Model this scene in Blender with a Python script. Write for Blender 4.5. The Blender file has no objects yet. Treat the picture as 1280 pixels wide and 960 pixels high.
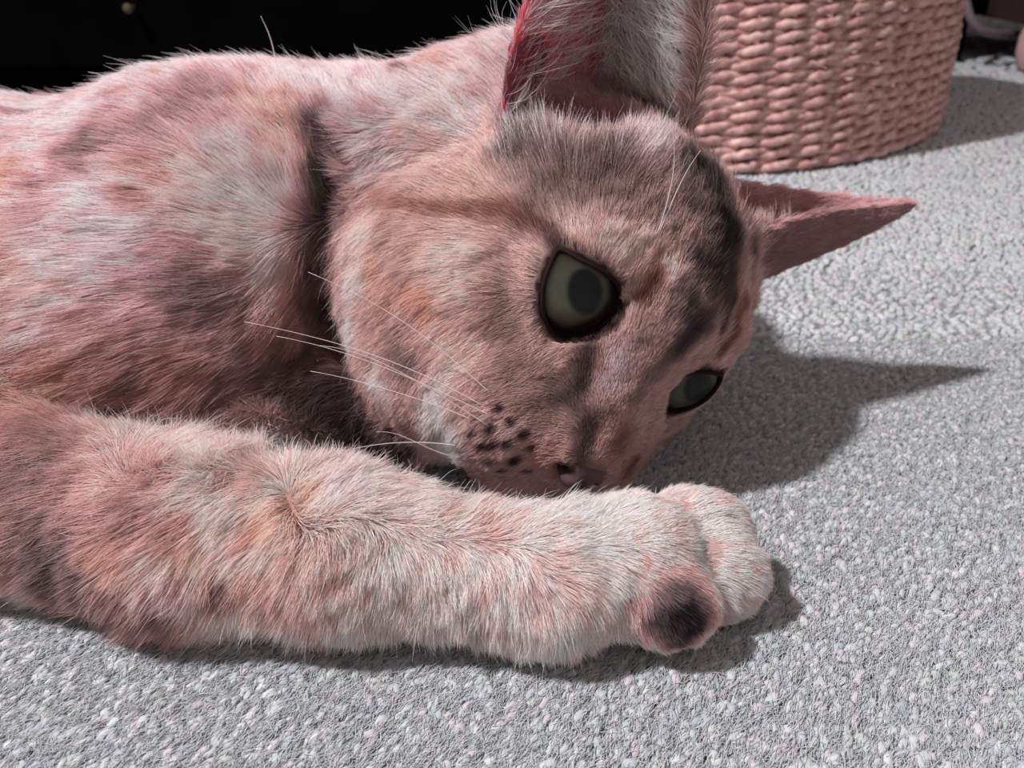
import bpy, math, random
import numpy as np
from mathutils import Vector
from mathutils.bvhtree import BVHTree

FUR = True
S = bpy.context.scene
COL = S.collection

# ------------------------------------------------------------------ camera
CAM_H, PITCH, FPX = 0.16, math.radians(28), 1100.0
cam = bpy.data.cameras.new('camera')
cam.sensor_width = 36.0
cam.lens = FPX / 1280 * 36.0
cam.clip_start = 0.01
cam.dof.use_dof = True
cam.dof.focus_distance = 0.215
cam.dof.aperture_fstop = 22.0
camo = bpy.data.objects.new('camera', cam)
camo.location = (0, 0, CAM_H)
camo.rotation_euler = (math.pi / 2 - PITCH, 0, 0)
COL.objects.link(camo)
S.camera = camo

# ------------------------------------------------------------------ light
W = bpy.data.worlds.new('room_light')
S.world = W
W.use_nodes = True
W.node_tree.nodes['Background'].inputs[0].default_value = (1.0, 0.86, 0.82, 1)
W.node_tree.nodes['Background'].inputs[1].default_value = 0.34
LDIR = Vector((0.66, 0.22, -1.0)).normalized()
lamp = bpy.data.lights.new('ceiling_lamp', 'POINT')
lamp.energy = 190
lamp.color = (1.0, 0.955, 0.965)
lamp.shadow_soft_size = 0.05
lampo = bpy.data.objects.new('ceiling_lamp', lamp)
lampo.location = Vector((0.05, 0.28, 0.05)) - LDIR * 1.9
COL.objects.link(lampo)

S.view_settings.view_transform = 'Standard'
S.view_settings.look = 'None'
S.view_settings.gamma = 1.0
S.view_settings.use_curve_mapping = False
S.view_settings.exposure = 0.0
S.cycles_curves.shape = 'RIBBONS'
S.cycles.max_bounces = 8
S.cycles.use_denoising = True

# ------------------------------------------------------------------ helpers
CT, ST = math.cos(PITCH), math.sin(PITCH)


def ray(px, py):
    """world direction of a photo pixel (depth along the view axis = 1)"""
    xc, yc = (px - 640) / FPX, (480 - py) / FPX
    return np.array([xc, CT + ST * yc, -ST + CT * yc])


CAMP = np.array([0, 0, CAM_H])


def at_y(px, py, y):
    d = ray(px, py)
    return CAMP + d * (y / d[1])


def at_z(px, py, z):
    d = ray(px, py)
    return CAMP + d * ((z - CAM_H) / d[2])


def srgb(r, g, b):
    c = np.array([r, g, b], float) / 255
    return np.where(c <= .04045, c / 12.92, ((c + .055) / 1.055) ** 2.4)


def tag(o, label=None, cat=None, group=None, kind=None):
    if label: o['label'] = label
    if cat: o['category'] = cat
    if group: o['group'] = group
    if kind: o['kind'] = kind
    return o


def mesh_obj(name, verts, faces, mat=None, parent=None, smooth=True, colors=None):
    verts = np.asarray(verts, np.float32)
    me = bpy.data.meshes.new(name)
    if isinstance(faces, np.ndarray):
        n, k = faces.shape
        me.vertices.add(len(verts)); me.vertices.foreach_set('co', verts.ravel())
        me.loops.add(n * k); me.loops.foreach_set('vertex_index', faces.astype(np.int32).ravel())
        me.polygons.add(n)
        me.polygons.foreach_set('loop_start', np.arange(0, n * k, k, dtype=np.int32))
        me.update(calc_edges=True); me.validate()
    else:
        me.from_pydata([tuple(map(float, v)) for v in verts], [], faces); me.update()
    if smooth:
        me.polygons.foreach_set('use_smooth', np.ones(len(me.polygons), bool))
    if colors is not None:
        a = me.color_attributes.new('coat', 'FLOAT_COLOR', 'POINT')
        a.data.foreach_set('color', np.c_[colors, np.ones(len(colors))].astype(np.float32).ravel())
    o = bpy.data.objects.new(name, me)
    COL.objects.link(o)
    if mat: me.materials.append(mat)
    if parent: o.parent = parent
    return o


def tube(path, rad, sides=6, caps=True):
    """verts, faces of a tube along a path with a radius per point"""
    path = np.asarray(path, float); n = len(path)
    rad = np.broadcast_to(np.asarray(rad, float), (n,))
    tg = np.gradient(path, axis=0); tg /= np.linalg.norm(tg, axis=1)[:, None] + 1e-12
    up = np.array([0, 0, 1.0]) if abs(tg[0][2]) < .9 else np.array([1.0, 0, 0])
    V = []
    u = np.cross(tg[0], up); u /= np.linalg.norm(u)
    for i in range(n):
        u = u - tg[i] * (u @ tg[i]); u /= np.linalg.norm(u)
        w = np.cross(tg[i], u)
        for k in range(sides):
            a = 2 * math.pi * k / sides
            V.append(path[i] + rad[i] * (math.cos(a) * u + math.sin(a) * w))
    F = []
    for i in range(n - 1):
        for k in range(sides):
            a, b = i * sides + k, i * sides + (k + 1) % sides
            F.append((a, b, b + sides, a + sides))
    if caps:
        F.append(tuple(range(sides))[::-1]); F.append(tuple((n - 1) * sides + k for k in range(sides)))
    return V, F


def box(x0, x1, y0, y1, z0, z1):
    V = [(x, y, z) for x in (x0, x1) for y in (y0, y1) for z in (z0, z1)]
    F = [(0, 1, 3, 2), (4, 6, 7, 5), (0, 4, 5, 1), (2, 3, 7, 6), (0, 2, 6, 4), (1, 5, 7, 3)]
    return V, F


def material(name, color=(.5, .5, .5), rough=.6, spec=.3, noise=None, bump=None):
    m = bpy.data.materials.new(name); m.use_nodes = True
    nt = m.node_tree; p = nt.nodes['Principled BSDF']
    p.inputs['Base Color'].default_value = (*color, 1)
    p.inputs['Roughness'].default_value = rough
    p.inputs['Specular IOR Level'].default_value = spec
    if noise:
        sc, c2 = noise
        tn = nt.nodes.new('ShaderNodeTexNoise'); tn.inputs['Scale'].default_value = sc; tn.inputs['Detail'].default_value = 4
        tc = nt.nodes.new('ShaderNodeTexCoord'); nt.links.new(tc.outputs['Object'], tn.inputs['Vector'])
        rp = nt.nodes.new('ShaderNodeValToRGB')
        rp.color_ramp.elements[0].position = .35; rp.color_ramp.elements[1].position = .65
        rp.color_ramp.elements[0].color = (*color, 1); rp.color_ramp.elements[1].color = (*c2, 1)
        nt.links.new(tn.outputs['Fac'], rp.inputs['Fac']); nt.links.new(rp.outputs['Color'], p.inputs['Base Color'])
        if bump:
            bp = nt.nodes.new('ShaderNodeBump'); bp.inputs['Distance'].default_value = bump
            nt.links.new(tn.outputs['Fac'], bp.inputs['Height']); nt.links.new(bp.outputs['Normal'], p.inputs['Normal'])
    return m


def attr_material(name, rough=.7, spec=.2):
    m = material(name, rough=rough, spec=spec)
    nt = m.node_tree
    a = nt.nodes.new('ShaderNodeAttribute'); a.attribute_name = 'coat'
    nt.links.new(a.outputs['Color'], nt.nodes['Principled BSDF'].inputs['Base Color'])
    return m


def vnoise(P, scale, seed=0):
    """value noise in [-1,1] at points P (metres)"""
    Q = np.asarray(P, float) * scale + seed * 17.31 + 1000.0
    i = np.floor(Q).astype(np.int64); f = Q - i; f = f * f * (3 - 2 * f)
    out = np.zeros(len(Q))
    for dx in (0, 1):
        for dy in (0, 1):
            for dz in (0, 1):
                hsh = ((i[:, 0] + dx) * 73856093) ^ ((i[:, 1] + dy) * 19349663) ^ ((i[:, 2] + dz) * 83492791) ^ (seed * 2654435)
                hsh = (hsh ^ (hsh >> 13)) * 1274126177 & 0x7fffffff
                hsh = (hsh ^ (hsh >> 16)) & 0xffff
                w = (f[:, 0] if dx else 1 - f[:, 0]) * (f[:, 1] if dy else 1 - f[:, 1]) * (f[:, 2] if dz else 1 - f[:, 2])
                out += w * (hsh / 32767.5 - 1)
    return out


# ------------------------------------------------------------------ room
rng = np.random.default_rng(7)
m_base = material('carpet_backing', srgb(164, 170, 170), .95, .05, noise=(300, srgb(146, 154, 152)))
fl = mesh_obj('floor', *box(-1.6, 2.0, -1.2, 1.75, -.02, 0), m_base, smooth=False); tag(fl, kind='structure')
m_wall = material('wall_paint', srgb(150, 135, 130), .9, .1, noise=(6, srgb(142, 128, 124)))
wb = mesh_obj('wall_back', *box(-1.6, 2.0, 1.75, 1.83, -.02, 2.2), m_wall, smooth=False); tag(wb, kind='structure')
bb = mesh_obj('baseboard_back', *box(-1.6, 2.0, 1.735, 1.75, 0, .09), material('baseboard_paint', srgb(170, 160, 155), .5), smooth=False)
tag(bb, kind='structure')


def carpet():
    pts = []; siz = []
    def band(y0, y1, sp):
        hw = lambda y: (y * CT + CAM_H * ST) * 640 / FPX + .12
        for y in np.arange(y0, y1, sp):
            w = hw(y + sp)
            xs = np.arange(-w, w, sp)
            pts.append(np.c_[xs, np.full(len(xs), y)]); siz.append(np.full(len(xs), sp))
    band(.05, .34, .0024); band(.34, .62, .0034); band(.62, 1.02, .0052); band(1.02, 1.72, .012)
    P = np.concatenate(pts); sp = np.concatenate(siz)
    n = len(P)
    P = P + rng.uniform(-.42, .42, (n, 2)) * sp[:, None]
    k = 5; rings = 3
    # unit tuft: a bent half capsule, 3 rings of 5 + tip
    ang = np.arange(k) * 2 * np.pi / k
    prof = [(.42, -.1), (.60, .45), (.45, .85)]
    U = [(r * np.cos(a), r * np.sin(a), z) for r, z in prof for a in ang] + [(0, 0, 1.0)]
    U = np.array(U)
    F = []
    for i in range(rings - 1):
        for j in range(k):
            a, b = i * k + j, i * k + (j + 1) % k
            F += [(a, b, b + k), (a, b + k, a + k)]
    for j in range(k):
        F.append(((rings - 1) * k + j, (rings - 1) * k + (j + 1) % k, rings * k))
    F = np.array(F)
    ex, ey = P[:, 0] - .221, P[:, 1] - .762
    keep = ((ex + ey) / .7071 / 2 / .178) ** 2 + ((ey - ex) / .7071 / 2 / .103) ** 2 > 1
    keep &= ~((P[:, 0] < .085) & (P[:, 1] > .85)) & ~((P[:, 0] > .095) & (P[:, 0] < .56) & (P[:, 1] > 1.13))
    P, sp = P[keep], sp[keep]; n = len(P)
    sx = sp * rng.uniform(1.15, 2.2, n); sy = sp * rng.uniform(.7, 1.05, n)
    rot = rng.normal(1.0, .40, n)
    hz = np.minimum(sp, .0034) * rng.uniform(.62, .92, n)
    lean = rng.normal(0, .55, (n, 2)) + np.array([.35, .35])
    c, s = np.cos(rot)[:, None], np.sin(rot)[:, None]
    x = U[None, :, 0] * sx[:, None]; y = U[None, :, 1] * sy[:, None]; z = U[None, :, 2] * hz[:, None]
    X = P[:, :1] + c * x - s * y + z * lean[:, :1]
    Y = P[:, 1:] + s * x + c * y + z * lean[:, 1:]
    V = np.stack([X, Y, z], -1).reshape(-1, 3)
    FF = (F[None] + (np.arange(n) * len(U))[:, None, None]).reshape(-1, 3)
    pal = np.array([srgb(190, 196, 199), srgb(180, 186, 191), srgb(195, 190, 195), srgb(183, 192, 189), srgb(172, 179, 186), srgb(200, 202, 205)])
    cid = rng.choice(len(pal), n, p=[.3, .22, .16, .14, .08, .10])
    col = pal[cid] * rng.uniform(.93, 1.06, (n, 1))
    colv = np.repeat(col, len(U), 0)
    o = mesh_obj('carpet_pile', V, FF, attr_material('carpet_yarn', .95, .05), colors=colv)
    tag(o, 'pale grey green looped carpet pile covering the floor', 'carpet', kind='stuff')
    # loose fibres standing off the yarn
    k = 560000
    y = rng.uniform(.09, .42, k); x = rng.uniform(-1, 1, k) * ((y * CT + CAM_H * ST) * 640 / FPX + .12)
    p0 = np.c_[x, y, rng.uniform(.0008, .0021, k)]
    a = rng.normal(1.0, .40, k) + np.pi * (rng.random(k) < .3); l = rng.uniform(.0014, .0036, k)
    d = np.c_[np.cos(a), np.sin(a), rng.uniform(-.05, .35, k)]
    e = np.c_[rng.normal(0, .25, (k, 2)), rng.uniform(-.5, .1, k)]
    X = np.stack([p0, p0 + d * l[:, None] * .5, p0 + d * l[:, None] + e * l[:, None] * .4], 1)
    X[..., 2] = np.maximum(X[..., 2], .0003)
    hc = bpy.data.hair_curves.new('carpet_fibre'); hc.add_curves([3] * k)
    hc.points.foreach_set('position', X.astype(np.float32).ravel())
    ra = hc.attributes.get('radius') or hc.attributes.new('radius', 'FLOAT', 'POINT')
    ra.data.foreach_set('value', np.tile(np.array([.00009, .00008, .00003], np.float32), k))
    fc = pal[rng.choice(len(pal), k)] * rng.uniform(.85, 1.1, (k, 1))
    cc = hc.attributes.new('coat', 'FLOAT_COLOR', 'POINT')
    cc.data.foreach_set('color', np.repeat(np.c_[fc, np.ones(k)], 3, 0).astype(np.float32).ravel())
    hc.materials.append(o.data.materials[0])
    h = bpy.data.objects.new('carpet_fibre', hc); COL.objects.link(h); h.parent = o; h['kind'] = 'stuff'
    return o


carpet()

# ------------------------------------------------------------------ furniture behind
m_black = material('black_lacquer', (.0007, .0007, .0010), .8, .01, noise=(20, (.0012, .0012, .0015)))
cab = bpy.data.objects.new('black_cabinet', None); COL.objects.link(cab); cab.location = (0, 0, .003)
tag(cab, 'long low black cabinet standing in the dark behind the cat', 'cabinet')
for nm, b in (('back_panel', (-1.3, .06, 1.20, 1.22, .0, .5)), ('side_panel', (-1.32, -1.3, .84, 1.22, 0, .5)),
              ('side_panel', (.06, .08, .84, 1.22, 0, .5)), ('top_panel', (-1.34, .08, .82, 1.24, .5, .525)),
              ('bottom_panel', (-1.3, .06, .84, 1.20, .035, .055)), ('plinth', (-1.3, .06, .86, .88, 0, .035)),
              ('door', (-1.3, -.63, .82, .84, .04, .495)), ('door', (-.625, .06, .82, .84, .04, .495))):
    mesh_obj(nm, *box(*b), m_black, cab, smooth=False)
V, F = tube([(-.325, .821, .088), (-.325, .812, .088), (-.325, .806, .088), (-.325, .804, .088)], [.002, .0022, .0042, .002], 12)
mesh_obj('knob', V, F, material('dull_brass', srgb(66, 60, 40), .7), next(o for o in cab.children if o.name.startswith('door') and o.data.vertices[0].co.x > -.7))['label'] = 'dull yellowish knob'
shf = bpy.data.objects.new('black_shelf_unit', None); COL.objects.link(shf); shf.location = (0, 0, .003)
tag(shf, 'black shelf unit in the dark behind the woven basket', 'shelf')
for nm, b in (('back_panel', (.12, .53, 1.50, 1.52, 0, .6)), ('side_panel', (.10, .12, 1.14, 1.52, 0, .6)), ('side_panel', (.53, .55, 1.14, 1.52, 0, .6)),
              ('top_panel', (.09, .56, 1.12, 1.54, .6, .625)), ('shelf', (.12, .53, 1.16, 1.50, .25, .27)), ('bottom_panel', (.12, .53, 1.14, 1.50, .0, .012))):
    mesh_obj(nm, *box(*b), m_black, shf, smooth=False)


chest = bpy.data.objects.new('wooden_chest', None); COL.objects.link(chest); chest.location = (0, 0, .003)
tag(chest, 'dark brown low chest on pale rounded feet at the right edge', 'chest')
m_chest = material('dark_stained_wood', srgb(58, 40, 40), .6, .2, noise=(30, srgb(46, 32, 32)))
m_foot = material('pale_pink_wood', srgb(196, 160, 162), .6, .2, noise=(60, srgb(182, 146, 148)))
mesh_obj('chest_body', *box(.582, 1.15, 1.03, 1.42, .048, .40), m_chest, chest, smooth=False)
mesh_obj('chest_lid', *box(.572, 1.16, 1.02, 1.43, .40, .425), m_chest, chest, smooth=False)
for x_, y_ in ((.618, 1.062), (1.10, 1.062), (.618, 1.39), (1.10, 1.39)):
    mesh_obj('foot', *tube([(x_, y_, 0), (x_, y_, .004), (x_, y_, .018), (x_, y_, .034), (x_, y_, .05)], [.032, .036, .040, .040, .036], 20), m_foot, chest)
cp = [at_y(1203, -60, 1.10), at_y(1205, -25, 1.09), at_y(1208, 5, 1.085), at_y(1213, 24, 1.08), at_y(1225, 38, 1.08), at_y(1245, 43, 1.09), at_y(1265, 44, 1.12), at_y(1285, 44, 1.15)]
tt_ = np.linspace(0, len(cp) - 1, 40)
cpp = np.stack([np.interp(tt_, range(len(cp)), [c[k] for c in cp]) for k in range(3)], 1)
for _ in range(4): cpp[1:-1] = (cpp[:-2] + 2 * cpp[1:-1] + cpp[2:]) / 4
tag(mesh_obj('grey_cable', *tube(cpp, .0048, 8), material('grey_rubber', srgb(110, 98, 104), .6)), 'grey cable hanging in a loop between the basket and the brown chest', 'cable')


def build_basket():
    root = bpy.data.objects.new('woven_basket', None); COL.objects.link(root)
    cx, cy, a, b, an = .221, .762, .19, .114, math.radians(45)
    root.location = (cx, cy, .003)
    tag(root, 'oval pinkish tan basket woven from thick twisted straw rope', 'basket')
    m = material('straw_rope', srgb(226, 186, 180), .40, .5, noise=(140, srgb(170, 120, 116)), bump=.0008)
    m_in = material('basket_stake', srgb(150, 110, 95), .8)
    t = np.linspace(0, 2 * np.pi, 2000)
    ex, ey = a * np.cos(t), b * np.sin(t)
    arc = np.r_[0, np.cumsum(np.hypot(np.diff(ex), np.diff(ey)))]
    per = arc[-1]
    nb = int(round(per / .0255)); nb += nb % 2
    rows = 22; pitch = .0083
    ca, sa = math.cos(an), math.sin(an)
    def pt(s, off):
        tt = np.interp(s % per, arc, t)
        x, y = a * np.cos(tt), b * np.sin(tt)
        nx, ny = np.cos(tt) / a, np.sin(tt) / b
        nn = np.hypot(nx, ny); nx, ny = nx / nn, ny / nn
        x, y = x + nx * off, y + ny * off
        return ca * x - sa * y, sa * x + ca * y
    NS = nb * 8
    s = np.linspace(0, per, NS, endpoint=False)
    for r in range(rows):
        V = []; F = []
        flare = -.0002 * r
        for q in (0, 1):
            ph = np.pi * s / (per / nb) + np.pi * q + r * np.pi * 0
            jit = np.convolve(rng.normal(0, .0011, NS + 2), [.33, .34, .33], 'valid')
            off = .0022 * np.cos(ph) + flare + jit
            z = .0052 + r * pitch + .0021 * np.sin(ph) + rng.normal(0, .0003, NS) + .0006 * np.sin(s * 9 + r)
            x, y = pt(s, off)
            path = np.c_[x, y, z]
            path = np.r_[path, path[:1]]
            v, f = tube(path, .0033 * (1 + .12 * np.cos(ph[np.r_[0:NS, 0]] * 2)) * rng.uniform(.9, 1.1, NS + 1), 6, caps=False)
            F += [tuple(i + len(V) for i in ff) for ff in f]; V += v
        mesh_obj('rope_row', V, F, m, root)
    for k in range(nb):
        sx, sy = pt(np.array([k * per / nb + per / nb / 2]), -.003)
        if k % 2 == 0:
            mesh_obj('stake', *tube([(sx[0], sy[0], .002), (sx[0] * .985, sy[0] * .985, rows * pitch)], .0017, 5), m_in, root)
    tt = np.linspace(0, 2 * np.pi, 64, endpoint=False)
    x, y = pt(np.linspace(0, per, 64, endpoint=False), -.004)
    V = [(p, q, .004) for p, q in zip(x, y)] + [(p, q, .008) for p, q in zip(x, y)]
    F = [tuple(range(64))[::-1], tuple(range(64, 128))] + [(i, (i + 1) % 64, 64 + (i + 1) % 64, 64 + i) for i in range(64)]
    mesh_obj('basket_bottom', V, F, m_in, root)
    return root


build_basket()

# ------------------------------------------------------------------ cat : distance field
HS = 1.28 / 100.0                       # head-local centimetres to metres
HR = np.array([[-.68975418, .20668339, .69391725], [-.31209049, -.94965827, -.02736224], [.65332893, -.23543819, .71953469]])
HT = np.array([.0208, .2578, .0518])


def hl(x, y, z):
    """head-local (cat's right, forward, up; cm) to world"""
    return HT + HR @ (np.array([x, y, z]) * HS)


def to_local(P):
    return (P - HT) @ HR / HS


PRIMS = []   # (group, kind, params, k, op)


def capsule(g, a, b, ra, rb, k=.012):
    PRIMS.append((g, 'cap', (np.array(a, float), np.array(b, float), ra, rb), k, 'add'))


def ball(g, c, r, k=.01, op='add'):
    """world ellipsoid"""
    r = np.broadcast_to(np.array(r, float), (3,))
    PRIMS.append((g, 'ell', (np.array(c, float), r), k, op))


def hball(c, r, k=.5, op='add', g='head'):
    """ellipsoid in head-local centimetres"""
    r = np.broadcast_to(np.array(r, float), (3,))
    PRIMS.append((g, 'hell', (np.array(c, float), r), k * HS, op))


def hcap(a, b, ra, rb, k=.5, g='head'):
    capsule(g, hl(*a), hl(*b), ra * HS, rb * HS, k * HS)


# torso, neck, shoulder
capsule('torso', (-.36, .335, .045), (-.22, .325, .047), .046, .050, .03)
capsule('torso', (-.22, .325, .047), (-.12, .307, .052), .050, .055, .03)
ball('torso', (-.150, .258, .042), (.080, .042, .040), .03)
ball('torso', (-.06, .300, .034), (.045, .030, .032), .02)
ball('torso', (-.090, .292, .0725), (.050, .036, .036), .03)
capsule('torso', (-.10, .315, .060), (.008, .318, .084), .045, .037, .03)
# forearm and paw of the stretched leg
ELB = np.array((-.150, .200, .0225))
wr = at_z(690, 724, .0178)
mid = at_z(430, 690, .0205)
up_ = at_z(230, 672, .0205)
capsule('foreleg', (-.17, .245, .045), ELB, .026, .025, .015)
capsule('foreleg', ELB, up_, .0225, .0203, .010)
capsule('foreleg', up_, mid, .0203, .0176, .010)
capsule('foreleg', mid, wr, .0176, .0142, .010)
pw = at_z(795, 703, .0188)
capsule('foreleg', wr, pw, .0142, .0166, .01)
ball('foreleg', at_y(866, 664, .184), (.0150, .0105, .0118), .004)
ball('foreleg', at_y(888, 720, .173), (.0145, .0100, .0128), .003)
ball('foreleg', at_y(834, 756, .1600), (.0120, .0092, .0108), .003)
# other foreleg, folded under the chest
capsule('foreleg', (-.09, .285, .045), (-.10, .245, .022), .022, .018, .012)
capsule('foreleg', (-.10, .245, .022), (-.035, .252, .016), .016, .013, .01)
capsule('foreleg', (-.035, .252, .016), (-.012, .250, .015), .014, .015, .01)
# hind part, outside the picture
ball('torso', (-.335, .295, .05), (.05, .05, .045), .02)
capsule('torso', (-.34, .27, .04), (-.27, .205, .022), .026, .018, .02)
capsule('torso', (-.27, .205, .020), (-.35, .185, .016), .017, .012, .01)
capsule('torso', (-.35, .185, .016), (-.295, .165, .014), .012, .013, .008)
capsule('torso', (-.40, .335, .035), (-.50, .28, .016), .014, .012, .015)
capsule('torso', (-.50, .28, .016), (-.53, .16, .013), .012, .009, .01)

# head
hball((0, -1.0, .9), (3.7, 4.0, 3.5), .6)
hball((-2.3, -.8, 1.8), (1.6, 1.9, 1.9), .8)
hball((2.3, -.8, 1.8), (1.6, 1.9, 1.9), .8)
capsule('head', hl(0, -3.0, -.2), np.array((.002, .318, .080)), .036, .038, .02)
for s_ in (1, -1):
    hball((2.3 * s_, -.4, -1.0), (2.2, 2.7, 2.4), 1.0)
    hball((2.5 * s_, -1.2, -2.1), (2.3, 2.4, 2.3), 1.0)
    hball((2.1 * s_, .7, -3.0), (1.8, 2.0, 1.6), 1.0)
    hball((1.35 * s_, 1.1, -2.5), (2.0, 2.1, 1.6), .9)
    hball((1.15 * s_, 2.85, -2.15), (1.35, 1.15, 1.2), 1.0)
    hball((1.9 * s_, 1.5, 2.0), (1.0, .9, .7), .7)
hball((0, 1.7, -1.5), (2.1, 1.8, 1.5), 1.2)
hball((-2.2, 1.0, -.8), (1.4, 1.4, 1.5), .9)
hcap((0, 1.7, 1.5), (0, 3.2, -1.0), 1.10, .95, .9)
for s_ in (1, -1):
    hball((1.2 * s_, 2.2, -.45), (.95, .95, 1.15), .9)
hball((0, 3.75, -1.45), (.75, .6, .6), .6)
hball((0, 2.7, -3.2), (1.0, .9, .7), .5)

# eyes
EYE_C = {+1: hl(1.95, 1.75, .85), -1: hl(-1.95, 1.75, .85)}
EYE_R = 1.12 * HS
LID_PX = {+1: [(700, 313), (688, 332), (680, 358), (680, 388), (690, 412), (708, 424), (728, 428), (748, 422), (766, 408), (777, 384), (772, 358), (750, 338), (725, 325)],
          -1: [(822, 503), (834, 484), (852, 470), (876, 465), (898, 468), (915, 478), (902, 486), (890, 503), (868, 520), (846, 523), (831, 515)]}
LID3 = {}
for s_ in (1, -1):
    pts = []
    for px, py in LID_PX[s_]:
        d = ray(px, py); d = d / np.linalg.norm(d)
        oc = CAMP - EYE_C[s_]; rr = EYE_R * 1.03
        bq = oc @ d; disc = bq * bq - (oc @ oc - rr * rr)
        if disc < 0:
            p = CAMP - d * bq; p = EYE_C[s_] + (p - EYE_C[s_]) * rr / np.linalg.norm(p - EYE_C[s_])
        else:
            p = CAMP + d * (-bq - math.sqrt(disc))
        pts.append(p)
    LID3[s_] = np.array(pts)
EYE_G = {}; EYE_U = {}; EYE_W = {}; LID2 = {}
for s_ in (1, -1):
    q = LID3[s_] - EYE_C[s_]; g = q.mean(0); g /= np.linalg.norm(g)
    u = np.cross(g, [0, 0, 1.0]); u /= np.linalg.norm(u); w = np.cross(u, g)
    EYE_G[s_], EYE_U[s_], EYE_W[s_] = g, u, w
    dd = np.maximum(q @ g, .25 * EYE_R)
    LID2[s_] = np.c_[(q @ u) / dd, (q @ w) / dd]
    PRIMS.append(('head', 'ell', (EYE_C[s_], np.full(3, EYE_R * 1.10)), .004, 'add'))
for s_ in (1, -1):
    PRIMS.append(('head', 'eye', s_, .0012, 'sub'))
# nostrils
for s_ in (1, -1):
    hball((-.22 + .46 * s_, 4.30, -1.75), (.17, .34, .2), .10, 'sub')


BOWL_C, BOWL_R = at_y(732, 106, .254), np.array([.0215, .0230, .0150])
ball('head', BOWL_C, BOWL_R, .006, 'sub')
ball('head', at_y(655, 112, .254), (.009, .014, .010), .005, 'sub')


# ears: thin shells sampled as point clouds
def bez(P, t):
    P = np.asarray(P); n = len(P) - 1
    return sum(math.comb(n, i) * ((1 - t) ** (n - i) * t ** i)[:, None] * P[i] for i in range(n + 1))


def ear_surface(A, B, K, nu=150, nv=170):
    """margins A and B and the back line K (control points base to tip) -> grid of points"""
    v = np.linspace(0, 1, nv)
    a, b, k = bez(A, v), bez(B, v), bez(K, v)
    u = np.linspace(0, 1, nu)[:, None, None]
    c = 2 * k - (a + b) / 2
    return (1 - u) ** 2 * a + 2 * u * (1 - u) * c + u ** 2 * b


EAR = {}
EAR['right'] = ear_surface(
    [at_y(622, 190, .268), at_y(636, 70, .248), at_y(650, -60, .250), at_y(790, -215, .268)],
    [at_y(838, 215, .275), at_y(896, 70, .260), at_y(905, -70, .262), at_y(794, -215, .268)],
    [at_y(725, 205, .296), at_y(740, 70, .298), at_y(770, -60, .286), at_y(792, -218, .269)])
EAR['left'] = ear_surface(
    [at_y(850, 212, .286), at_y(960, 244, .298), at_y(1060, 249, .297), at_y(1137, 257, .293)],
    [at_y(870, 318, .258), at_y(990, 265, .268), at_y(1070, 258, .284), at_y(1137, 258, .2925)],
    [at_y(880, 360, .284), at_y(1005, 328, .281), at_y(1085, 286, .286), at_y(1137, 260, .2925)])
EAR_T = .0013

VOX = .0015
LO = np.array([-.56, .13, -.004]); HI = np.array([.16, .40, .195])
DIM = np.ceil((HI - LO) / VOX).astype(int)


def prim_eval(kind, par, P):
    if kind == 'cap':
        a, b, ra, rb = par; ab = b - a
        t = np.clip(((P - a) @ ab) / (ab @ ab), 0, 1)
        return np.linalg.norm(P - a - t[..., None] * ab, axis=-1) - (ra + t * (rb - ra))
    if kind in ('ell', 'hell'):
        c, r = par
        Q = (to_local(P) if kind == 'hell' else P) - c
        k0 = np.linalg.norm(Q / r, axis=-1); k1 = np.linalg.norm(Q / (r * r), axis=-1) + 1e-9
        d = k0 * (k0 - 1) / k1
        return d * HS if kind == 'hell' else d
    if kind == 'eye':
        s = par; q = P - EYE_C[s]
        z = q @ EYE_G[s]; zz = np.maximum(z, 1e-4)
        X = np.stack([(q @ EYE_U[s]) / zz, (q @ EYE_W[s]) / zz], -1)
        poly = LID2[s]; d = np.full(X.shape[:-1], 1e9); sgn = np.ones(X.shape[:-1])
        for i in range(len(poly)):
            a, b = poly[i], poly[(i + 1) % len(poly)]
            e = b - a; w = X - a
            t = np.clip((w @ e) / (e @ e), 0, 1)
            d = np.minimum(d, ((w - t[..., None] * e) ** 2).sum(-1))
            c1 = X[..., 1] >= a[1]; c2 = X[..., 1] < b[1]
            c3 = e[0] * w[..., 1] > e[1] * w[..., 0]
            flip = (c1 & c2 & c3) | (~c1 & ~c2 & ~c3)
            sgn = np.where(flip, -sgn, sgn)
        d = np.sqrt(d) * sgn * zz
        d = np.where(z > .2 * EYE_R, d, .01)
        d = np.maximum(d, np.linalg.norm(q, axis=-1) - 1.30 * EYE_R)
        return d


def prim_bounds(kind, par):
    if kind == 'cap':
        a, b, ra, rb = par; r = max(ra, rb)
        return np.minimum(a, b) - r, np.maximum(a, b) + r
    if kind == 'ell':
        return par[0] - par[1], par[0] + par[1]
    if kind == 'hell':
        c = HT + HR @ (par[0] * HS); r = par[1].max() * HS
        return c - r, c + r
    c = EYE_C[par]
    return c - .022, c + .022


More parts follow.
